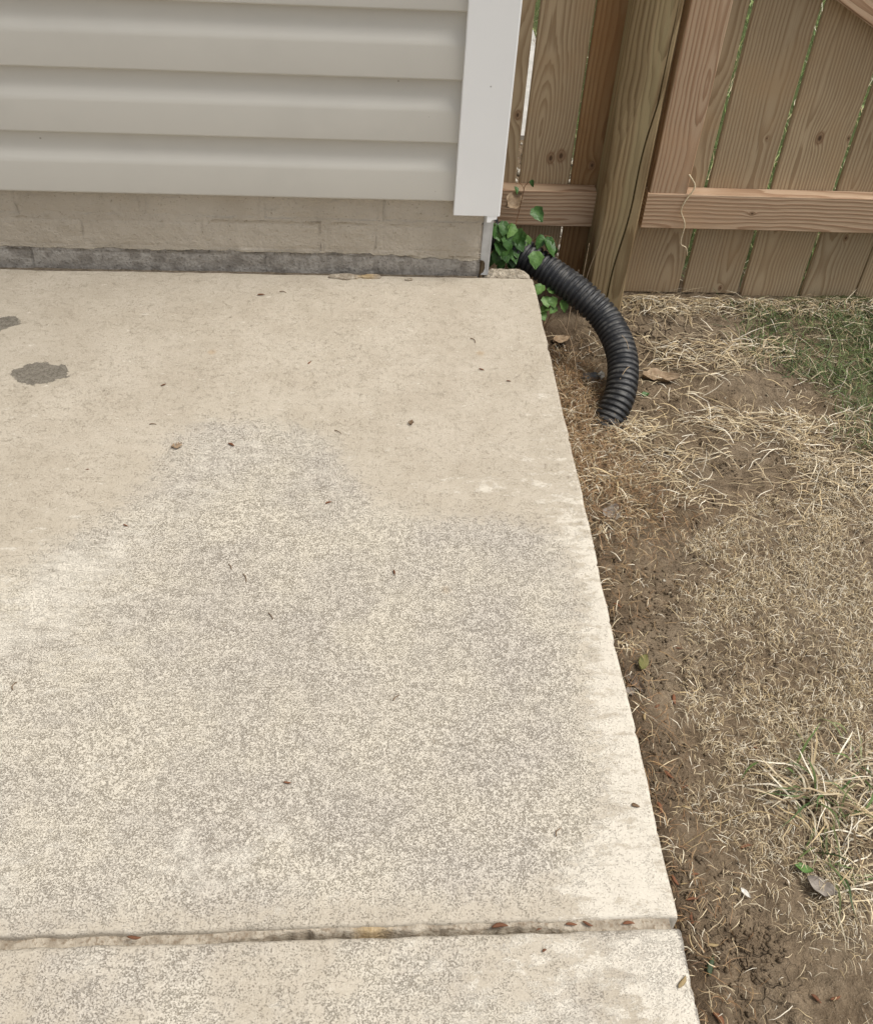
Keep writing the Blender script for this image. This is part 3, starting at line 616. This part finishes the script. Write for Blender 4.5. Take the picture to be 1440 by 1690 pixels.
# lawn beyond the gate; sunlight is put into its brightened blade colours
p = rng.random((9000, 2)) * [1.9, 2.6] + [.66, 2.27]; n = len(p)
hd = rng.random(n) * 6.283; hd = np.where(p[:, 1] < 2.34, np.abs(hd % np.pi), hd)
me = ribbons('lawn', withz(p, 0), hd, .03 + .05 * rng.random(n), .0022 + .0015 * rng.random(n), (rng.random(n) - .5), np.zeros(n), .4 + .8 * rng.random(n), np.where(rng.random((n, 1)) < .42, pick(STRAW, n) * 1.15, pick(GREEN, n) * 2.4), M_green, 4)
tag(link('lawn', me, M_green), 'green lawn coloured brighter as if sunlit, glimpsed through the gaps between gate boards', 'lawn', kind='stuff')
# pale gravel behind the left fence run
p = rng.random((1500, 2)) * [.95, .8] + [-.1 + .40, 2.29]; V = []; Q = []
oc = np.array([(1, 0, 0), (0, 1, 0), (-1, 0, 0), (0, -1, 0), (0, 0, 1), (0, 0, -1)]); of = np.array([(0, 1, 4), (1, 2, 4), (2, 3, 4), (3, 0, 4), (1, 0, 5), (2, 1, 5), (3, 2, 5), (0, 3, 5)])
p = p[p[:, 0] < .66]
for i, q in enumerate(p):
    r_ = .004 + .008 * random.random(); V.append(oc * r_ * (.7 + .6 * rng.random((6, 1))) + [q[0], q[1], float(ground_z(q[0], q[1])) + r_ * .4]); Q.append(of + 6 * i)
me = fast_mesh('gravel', np.concatenate(V), np.concatenate(Q), False)
tag(link('gravel', me, M_gravel), 'pale gravel seen through the gap in the short fence run', 'gravel', kind='stuff')

# crumbs of soil on the bare strip
def d_crumb(x, y): return np.clip(.8 * gauss(x, y, .43, .9, .05, .6) + .6 * gauss(x, y, .50, .50, .12, .08) + .35 * gauss(x, y, .72, 1.55, .14, .10) + .35 * gauss(x, y, .5, 1.15, .08, .2) + .10, 0, 1) * sstep(.35, .65, fbm(x, y, 14, 3, 31))
p = scatter(9000, .395, 1.3, .3, 2.1, d_crumb); V = []; Q = []
rs_ = .0009 + .0034 * rng.random(len(p)) ** 3; zz = ground_z(p[:, 0], p[:, 1]) + rs_ * .3
V = oc[None] * rs_[:, None, None] * (.55 + .9 * rng.random((len(p), 6, 1))) + np.c_[p, zz][:, None, :]; Q = of[None] + 6 * np.arange(len(p))[:, None, None]
me = fast_mesh('soil_crumbs', V.reshape(-1, 3), Q.reshape(-1, 3), False, np.tile([0, 0, .15, 1], (len(p) * 6, 1)), 'mask')
tag(link('soil_crumbs', me, M_soil), 'loose brown soil crumbs scattered along the bare strip beside the patio', 'soil crumbs', kind='stuff')

# single tufts
def tuft(name, cx, cy, n, Lr, label, greens=0, spread=.012, rot0=None, w=.0020, grp=None):
    root = empty(name, (cx, cy, float(ground_z(cx, cy)))); tag(root, label, 'grass tuft', grp)
    def part(nm, m, pal, Lr, w, liftr, mat):
        b = np.c_[rng.normal(cx, spread, m), rng.normal(cy, spread, m)]; hd = rng.random(m) * 6.283
        if rot0 is not None: hd = rng.normal(rot0, .7, m)
        keep = b[:, 0] > .40; b, hd = b[keep], hd[keep]; m = len(b)
        L = Lr[0] + (Lr[1] - Lr[0]) * rng.random(m); 
        toward = (b[:, 0] + np.cos(hd) * L < .395); hd = np.where(toward, np.pi - hd, hd)
        me = ribbons(nm, np.c_[b, ground_z(b[:, 0], b[:, 1])], hd, L, w * (.6 + .8 * rng.random(m)), (rng.random(m) - .5) * .9, np.zeros(m), liftr[0] + (liftr[1] - liftr[0]) * rng.random(m), pick(pal, m), mat, 7, droop=.25 + .45 * rng.random(m))
        tag(link(nm, me, mat, root), kind='stuff')
    part('dry_blades', n, STRAW, Lr, w, (.15, .8), M_straw)
    if greens: part('green_blades', greens, GREEN, (Lr[0] * .8, Lr[1] * 1.1), w * 1.2, (.4, 1.1), M_green)
tuft('straw_tuft', .505, 1.492, 85, (.04, .10), 'radiating tan straw tuft beside the patio edge, below the pipe end')
tuft('straw_tuft', .468, 1.375, 26, (.04, .085), 'small pale straw tuft drooping at the patio edge beside a dead leaf', w=.0024, rot0=-1.4)
tuft('straw_tuft', .575, 1.655, 34, (.03, .085), 'thin straw tuft growing over the buried end of the black pipe', w=.0018)
tuft('straw_tuft', .735, 2.175, 60, (.04, .10), 'pale straw tuft fanning out under the gate beside the post', w=.0020, rot0=-1.2, spread=.03)
tuft('grass_tuft', .675, .745, 210, (.045, .115), 'large straw tuft with dark green blades amid the dry grass', 34, .034, w=.0027)
tuft('grass_tuft', .655, .625, 70, (.035, .09), 'low straw and green tuft beside the folded grey leaf', 14, .018, w=.0022)
tuft('grass_tuft', .765, .81, 80, (.03, .08), 'broad-bladed straw tuft behind the largest green-bladed tuft', 14, .025, w=.0028)
tuft('straw_tuft', .440, 1.045, 24, (.015, .04), 'tiny pale straw tuft hugging the patio edge beside the olive leaf', w=.0016, spread=.008)
tuft('straw_tuft', .530, .945, 46, (.012, .035), 'small tan tuft standing alone on the bare soil strip', w=.0014, spread=.012)

# ================================================================== PLANTS
def leaf_mesh(s, jag=.12, fold=.25, long=1.15):
    n = 7; V = []; 
    for i in range(n):
        v = i / (n - 1); wv = (math.sin(math.pi * min(1, v * .93 + .07)) ** .75) * .5 * (1 - .25 * v); wv *= (1 + jag * 1.4 * (.5 - (i % 2))) * (1.12 - .38 * v); wv = max(wv, .03 if i in (0, n - 1) else wv)
        for j in (-1, -.5, 0, .5, 1):
            V.append((j * wv * s, v * s * long, (abs(j) * fold * wv - .22 * (v - .3) ** 2 - .05 * math.sin(j * 4 + v * 6)) * s))
    F = [tuple(int(q) for q in f) for f in grid_faces(n, 5)]
    V2 = V + [(x, y, z - .0005) for x, y, z in V]; k = len(V)
    F2 = F + [tuple(q + k for q in f)[::-1] for f in F]
    return mesh('leaf', V2, F2)
def place_leaf(parent, loc, s, mat, yaw, pitch, roll, fold=.25, long=1.15):
    o = link('leaf', leaf_mesh(s, .12, fold, long), mat, parent, loc, smooth=True); o.rotation_euler = (pitch, roll, yaw); return o
ivy = empty('vine', (.335, 2.085, -.19)); tag(ivy, 'leafy green vine climbing behind the broken patio corner next to the white trim', 'vine')
def stem(parent, pts, r=.0014, mat=M_stem, nm='stem'):
    P_ = spline(pts, 24); V, F = tube(P_, np.linspace(r, r * .5, 24), 6); return link(nm, mesh(nm, V, F), mat, parent, smooth=True)
st1 = [(.335, 2.085, -.21), (.34, 2.09, -.08), (.345, 2.10, .02), (.3605, 2.14, .045), (.3672, 2.15, .0808), (.3704, 2.15, .1134), (.3727, 2.15, .1295), (.3849, 2.15, .1440)]
stem(ivy, st1); stem(ivy, [(.335, 2.085, -.20), (.322, 2.07, -.05), (.306, 2.065, .05), (.300, 2.06, .090)])
stem(ivy, [(.345, 2.09, -.20), (.37, 2.085, -.03), (.395, 2.085, .03), (.43, 2.08, .045), (.452, 2.08, .02)]); stem(ivy, [(.3715, 2.15, .122), (.360, 2.148, .137), (.350, 2.148, .134)], .0009)
stem(ivy, [(.423, 2.078, .038), (.432, 2.075, .010), (.445, 2.075, .004), (.453, 2.075, .020)], .0010, M_drytwig)
LV = [(.2985, 2.064, .084, .030), (.309, 2.064, .045, .032), (.311, 2.06, .024, .033), (.322, 2.07, .086, .030), (.329, 2.066, .064, .040), (.335, 2.064, .040, .038), (.331, 2.06, .012, .034), (.346, 2.072, .060, .032), (.358, 2.075, .066, .036), (.366, 2.08, .055, .022), (.350, 2.07, .030, .030), (.374, 2.08, .047, .030), (.380, 2.082, .036, .020), (.352, 2.07, .006, .030), (.3869, 2.085, .112, .034), (.4180, 2.07, .042, .040), (.430, 2.08, .045, .026), (.447, 2.07, .023, .020), (.440, 2.07, .006, .018), (.348, 2.14, .133, .016), (.386, 2.148, .146, .014), (.300, 2.066, .062, .030), (.316, 2.062, .072, .028), (.342, 2.07, .080, .030), (.354, 2.07, .048, .032), (.326, 2.06, .030, .034), (.344, 2.066, .018, .032), (.366, 2.078, .036, .030), (.306, 2.06, .004, .030), (.410, 2.075, .052, .030), (.318, 2.06, -.005, .030), (.340, 2.07, -.012, .030), (.362, 2.085, .020, .026)]
for i, (x, y, z, s) in enumerate(LV):
    rr = random.Random(i * 5 + 1)
    place_leaf(ivy, (x, y, z), s, M_leaf if rr.random() < .8 else M_leaf_light, rr.uniform(2.2, 4.1), rr.uniform(.5, 1.25) * -1, rr.uniform(-.5, .5), rr.uniform(.15, .5))
place_leaf(ivy, (.398, 2.040, .030), .040, M_leaf_light, 2.9, -.75, .1, .12, 1.0)
weed = empty('weed', (.425, 2.0, -.2)); tag(weed, 'small bright green weed in the gap between patio edge and black pipe', 'weed')
stem(weed, [(.430, 1.995, -.215), (.428, 1.998, -.12), (.425, 2.0, -.06), (.418, 2.0, -.035)], .0012); stem(weed, [(.430, 1.996, -.15), (.445, 1.99, -.09), (.461, 1.985, -.065)], .001)
for i, (x, y, z, s) in enumerate([(.4135, 1.998, -.030, .030), (.4225, 1.995, -.058, .028), (.436, 1.99, -.056, .026), (.460, 1.985, -.060, .030), (.433, 1.985, -.080, .028), (.414, 1.985, -.090, .026), (.447, 1.98, -.074, .022), (.425, 2.0, -.042, .022)]):
    rr = random.Random(i * 7 + 3); place_leaf(weed, (x, y, z), s, M_leaf_light, rr.uniform(1.8, 4.4), -rr.uniform(.2, .8), rr.uniform(-.4, .4), .2, 1.0)

# ================================================================== LITTER: husks, twigs, leaves, scraps
def husk_mesh(L, W, s=0):
    n, m = 7, 6; V = []
    for i in range(n):
        t = i / (n - 1); r_ = (math.sin(math.pi * (t * .94 + .03)) ** .7) * (1 - .35 * t); bend = .10 * math.sin(t * math.pi + s) * L
        for j in range(m):
            a = 2 * math.pi * j / m; V.append(((t - .5) * L, bend + math.cos(a) * W / 2 * r_, W * .24 + math.sin(a) * W * .24 * r_))
    F = [(i * m + j, (i + 1) * m + j, (i + 1) * m + (j + 1) % m, i * m + (j + 1) % m) for i in range(n - 1) for j in range(m)] + [tuple(range(m)), tuple((n - 1) * m + j for j in range(m))[::-1]]
    return mesh('seed_husk', V, F)
HM = [husk_mesh(1, .36, k) for k in range(3)]
def put_husk(x, y, z, L, yaw, mat, label, group, name='seed_husk', k=0, wide=1):
    me = HM[k % 3].copy(); o = link(name, me, mat, None, (x, y, z), smooth=True); o.rotation_euler = (0, 0, yaw); o.scale = (L, L * wide, L)
    return tag(o, label, 'seed husk', group)
def twig(x, y, z, L, yaw, bend, label, group, r=.0009, mat=None):
    P_ = [(-L / 2, 0, r), (-L / 6, bend * L, r * 1.3), (L / 6, bend * L * .7, r * 1.2), (L / 2, -bend * L * .3, r)]
    V, F = tube(spline(P_, 9), np.linspace(r, r * .6, 9), 6); o = link('twig', mesh('twig', V, F), mat or M_twig, None, (x, y, z), smooth=True); o.rotation_euler = (0, 0, yaw)
    return tag(o, label, 'twig', group)
gH, gT = 'brown seed husks on the patio', 'dark twig bits on the patio'
for i, (x, y, L, yaw) in enumerate([(-.203, 1.887, .016, .05), (-.0936, 1.649, .011, 1.2), (-.3632, 1.574, .011, .8), (-.0489, 1.2545, .012, .4), (.0569, 1.096, .011, -1.2), (-.0915, .726, .0105, .1), (.2147, .522, .007, .3), (-.4582, 1.336, .006, .2), (-.2569, .527, .016, .1), (.2411, 1.633, .012, -.5), (.2912, 1.597, .010, 0), (-.3732, 1.2014, .010, -.3)]):
    put_husk(x, y, .0012, L, yaw, (M_husk, M_husk_red)[i % 2], 'small reddish-brown seed husk lying on the open concrete patio', gH, k=i)
put_husk(-.2225, 1.4028, .001, .013, -.3, M_husk, 'plump dark brown husk on the pale worn patch of concrete', None, k=1, wide=1.5)
for i, (x, y, L, yaw) in enumerate([(.1689, .5285, .020, .05), (.255, .5285, .014, .1), (.275, .529, .013, -.3), (.3245, .5275, .015, 0)]):
    put_husk(x, y, -.0030, L, yaw, (M_husk, M_husk_red)[i % 2], 'brown seed husk wedged in the joint between the two patio slabs', 'husks in the slab joint', k=i)
put_husk(.3725, .4557, .0012, .017, 1.1, M_husk_tan, 'tan seed husk near the outer edge of the front slab', None, k=2, wide=1.2)
put_husk(.2181, .4968, .001, .006, .4, M_husk, 'dark round crumb on the front slab just below the joint', None, k=0, wide=1.9)
put_husk(.3625, .6815, .001, .010, .2, M_twig, 'flat dark brown chip on the pale patio margin', None, 'bark_chip', k=1, wide=2.2)
for i, (x, y, L, yaw, b) in enumerate([(-.1581, 1.90, .014, -.2, .15), (-.0354, 1.44, .016, -.7, .05), (-.1987, 1.109, .012, -1.1, .1), (-.1744, 1.0857, .018, -1.2, .1), (-.1297, 1.0085, .014, -1.0, .05), (-.4743, .886, .014, 1.4, .2), (.0545, .858, .013, .8, .1), (.2557, .647, .014, 1.0, .2), (.2322, 1.732, .018, -1.0, .2), (-.3659, 1.458, .012, 0, .1)]):
    twig(x, y, .0008, L, yaw, b, 'thin dark twig fragment lying on the concrete patio', gT)
def crumpled(name, x, y, z, sx, sy, amp, mat, label, cat, s, yaw=0, torn=0.0, group=None, tilt=(0, 0)):
    nx_, ny_ = 11, 9; V = []; keep = set()
    for i in range(nx_):
        for j in range(ny_):
            u, v = i / (nx_ - 1) * 2 - 1, j / (ny_ - 1) * 2 - 1; wd = max(.06, 1 - abs(u) ** 2.2) * (1 + .35 * (float(fbm(u + s, v, 3, 3, s)) - .5))
            n = float(fbm(u * 1.3 + s * 3, v * 1.3, 1.6, 3, s + 2)) - .4
            V.append((u * sx / 2, v * wd * sy / 2, max(.0006, amp * (n * 1.4 + .45 * v * v + .3 * u * u))))
    F = [tuple(int(q) for q in f) for f in grid_faces(nx_, ny_)]
    rr = random.Random(s); F = [f for f in F if rr.random() > torn]
    k = len(V); F2 = F + [tuple(q + k for q in f)[::-1] for f in F]; V2 = V + [(a, b, c - .0006) for a, b, c in V]
    o = link(name, mesh(name, V2, F2), mat, None, (x, y, z), smooth=True); o.rotation_euler = (tilt[0], tilt[1], yaw)
    return tag(o, label, cat, group)
gzf = lambda x, y: float(ground_z(x, y))
crumpled('leaf_scrap', -.3166, 1.3971, .0008, .020, .015, .006, M_dleaf, 'torn skeleton leaf scrap on the patio left of a plump husk', 'leaf', 3, .4, .3)
crumpled('leaf_scrap', .0971, 1.4672, .0008, .014, .010, .005, M_twig, 'frayed dark leaf tuft on the smooth patio coating', 'leaf', 8, 1.2, .2)
crumpled('dead_leaf', .690, 1.872, gzf(.69, 1.872) + .003, .085, .042, .022, M_dleaf, 'curled brown dead leaf lying right of the pipe bend on cracked soil', 'leaf', 11, -.15)
crumpled('dead_leaf', .4845, 1.392, gzf(.4845, 1.392) + .004, .045, .036, .016, M_gleaf, 'pale greyish dead leaf under the drooping straw at the patio edge', 'leaf', 14, .7)
crumpled('dead_leaf', .622, .612, gzf(.622, .612) + .010, .042, .024, .010, M_gleaf, 'folded grey leaf lying in the dry grass by a low tuft', 'leaf', 17, -.6)
crumpled('dead_leaf', .4904, 2.055, gzf(.49, 2.055) + .012, .045, .032, .014, M_dleaf, 'pale brown leaf in the dark hollow beneath the black pipe', 'leaf', 19, .3)
crumpled('dead_leaf', .350, 2.165, .085, .050, .036, .020, M_dleaf, 'pale dry leaf caught against the fence rail above the vine', 'leaf', 23, .6, tilt=(.9, -.4))
crumpled('olive_leaf', .453, .995, gzf(.453, .995) + .010, .032, .020, .008, M_olive, 'olive green curled leaf standing at the patio edge', 'leaf', 27, 1.1, tilt=(.6, 0))
crumpled('green_leaf', .607, .640, gzf(.607, .640) + .009, .026, .013, .004, M_leaf_light, 'flat grey-green leaf lying beside the folded grey leaf', 'leaf', 29, -.4)
crumpled('leaf_scrap', .6405, 1.807, gzf(.6405, 1.807) + .006, .020, .014, .005, M_leaf, 'small dark green leaf on the soil right of the pipe', 'leaf', 33, .2)
crumpled('bark_chip', .4330, .952, gzf(.433, .952) + .003, .045, .014, .010, M_bark, 'long curled grey bark chip against the patio edge', 'bark', 37, -1.0)
crumpled('bark_chip', .4240, .938, gzf(.424, .938) + .003, .020, .016, .006, M_gleaf, 'short pale bark chip against the patio edge', 'bark', 39, .4)
crumpled('plastic_scrap', .528, 1.872, gzf(.528, 1.872) + .006, .055, .030, .010, M_scrap, 'torn dark grey plastic scrap left of the pipe bend', 'scrap', 41, .3)
crumpled('plastic_scrap', .553, 1.876, gzf(.553, 1.876) + .010, .030, .016, .006, M_white, 'white plastic tab sticking out of the grey scrap by the pipe', 'scrap', 43, 1.35)
crumpled('leaf_scrap', .519, .610, gzf(.519, .610) + .006, .018, .007, .003, M_white, 'white sliver of leaf lying on the short dry grass', 'leaf', 47, -1.0)
po = put_husk(.4454, .512, gzf(.4454, .512) + .001, .027, 1.35, M_pod, 'dark green pod on bare soil near the front slab edge', None, 'seed_pod', 1, 1.1); po['category'] = 'pod'
gG = 'reddish husks on the soil strip'
HS = [(.4418, 1.131), (.5324, 1.045), (.4946, .93), (.4374, .8896), (.4272, .736), (.4767, .7397), (.5391, .6765), (.4359, .6217), (.4244, .6264), (.4385, .5799), (.4407, .5717), (.458, .5433), (.4376, .4471), (.572, .4712), (.5953, .4705), (.5095, .6154), (.6004, .8413), (.4616, .9126), (.5871, 1.3862), (.5654, 1.3954), (.4528, .7907), (.4763, .7748), (.4566, .6385), (.4679, .7399), (.4433, .6004)]
for i, (x, y) in enumerate(HS):
    rr = random.Random(i + 50); put_husk(x, y, gzf(x, y) + .0016, rr.uniform(.010, .020), rr.uniform(-1.6, 1.6), (M_husk_red, M_husk, M_husk_red, M_husk_tan)[i % 4], 'small brown seed husk on the soil and dry grass beside the patio', gG, k=i, wide=rr.uniform(.7, 1.3))
# pale pebbles on soil
for i in range(26):
    rr = random.Random(i + 900); x = rr.uniform(.5, 1.0); y = rr.uniform(.45, 2.05); r_ = rr.uniform(.0018, .0040)
    V = oc * r_ * np.array([1, .8, .6]) * (.8 + .4 * np.array([rr.random() for _ in range(6)])[:, None]); me = mesh('pebble', V, [tuple(map(int, f)) for f in of])
    bm = bmesh.new(); bm.from_mesh(me); bmesh.ops.subdivide_edges(bm, edges=bm.edges[:], cuts=1, smooth=.6); bm.to_mesh(me); bm.free()
    tag(link('pebble', me, M_stone, None, (x, y, gzf(x, y) + r_ * .3), smooth=True), 'tiny pale pebble on the bare soil and dry grass', 'pebble', 'tiny pale pebbles on the soil')
# dry stems
def wire(name, pts, r, mat, label, cat, n=30):
    P_ = spline(pts, n); V, F = tube(P_, np.linspace(r, r * .55, n), 6); return tag(link(name, mesh(name, V, F), mat, None, smooth=True), label, cat)
wire('straw_curl', [(.7560, 2.197, .1440), (.7762, 2.197, .1152), (.7609, 2.194, .0815), (.757, 2.196, .0537), (.7734, 2.195, .0197), (.7738, 2.195, -.0284), (.7923, 2.2, -.0443), (.8025, 2.205, -.0688)], .0020, M_pale, 'curly pale straw strand hanging over the lower gate rail', 'straw')
wire('dry_stem', [(.432, 1.985, -.20), (.436, 1.98, -.12), (.455, 1.965, -.10), (.478, 1.935, -.125), (.488, 1.90, -.15), (.497, 1.86, -.195)], .0013, M_drytwig, 'thin bent tan stem arching between weed and pipe', 'stem')
wire('dry_stem', [(.52, 2.06, -.20), (.527, 2.10, -.09), (.530, 2.11, -.02), (.531, 2.112, .012)], .0013, M_drytwig, 'upright pale stem behind the pipe before the dark fence boards', 'stem')
wire('dry_stem', [(.50, 2.06, -.20), (.507, 2.085, -.10), (.512, 2.09, -.045)], .0013, M_drytwig, 'short upright stem poking up behind the pipe', 'stem')
wire('dry_stem', [(.522, 2.06, -.20), (.535, 2.095, -.07), (.552, 2.11, .0), (.560, 2.115, .03)], .0008, M_drytwig, 'hair-thin slanting stem leaning towards the post', 'stem')
wire('dry_stem', [(.612, 1.80, gzf(.612, 1.80)), (.600, 1.815, -.13), (.585, 1.84, -.076), (.575, 1.86, -.068)], .0010, M_drytwig, 'thin straw stem leaning up over the pipe bend', 'stem')
wire('dry_stem', [(.540, 1.745, gzf(.54, 1.745)), (.565, 1.77, -.115), (.590, 1.795, -.108), (.612, 1.81, gzf(.612, 1.81) + .004)], .0011, M_drytwig, 'brown rootlet draped across the lower pipe', 'stem')
wire('dry_stem', [(.62, .70, gzf(.62, .70) + .01), (.56, .715, gzf(.56, .715) + .03), (.50, .70, gzf(.5, .7) + .022), (.445, .675, gzf(.445, .675) + .004)], .0009, M_husk_tan, 'long arched straw stem reaching from the big tuft towards the patio', 'stem')
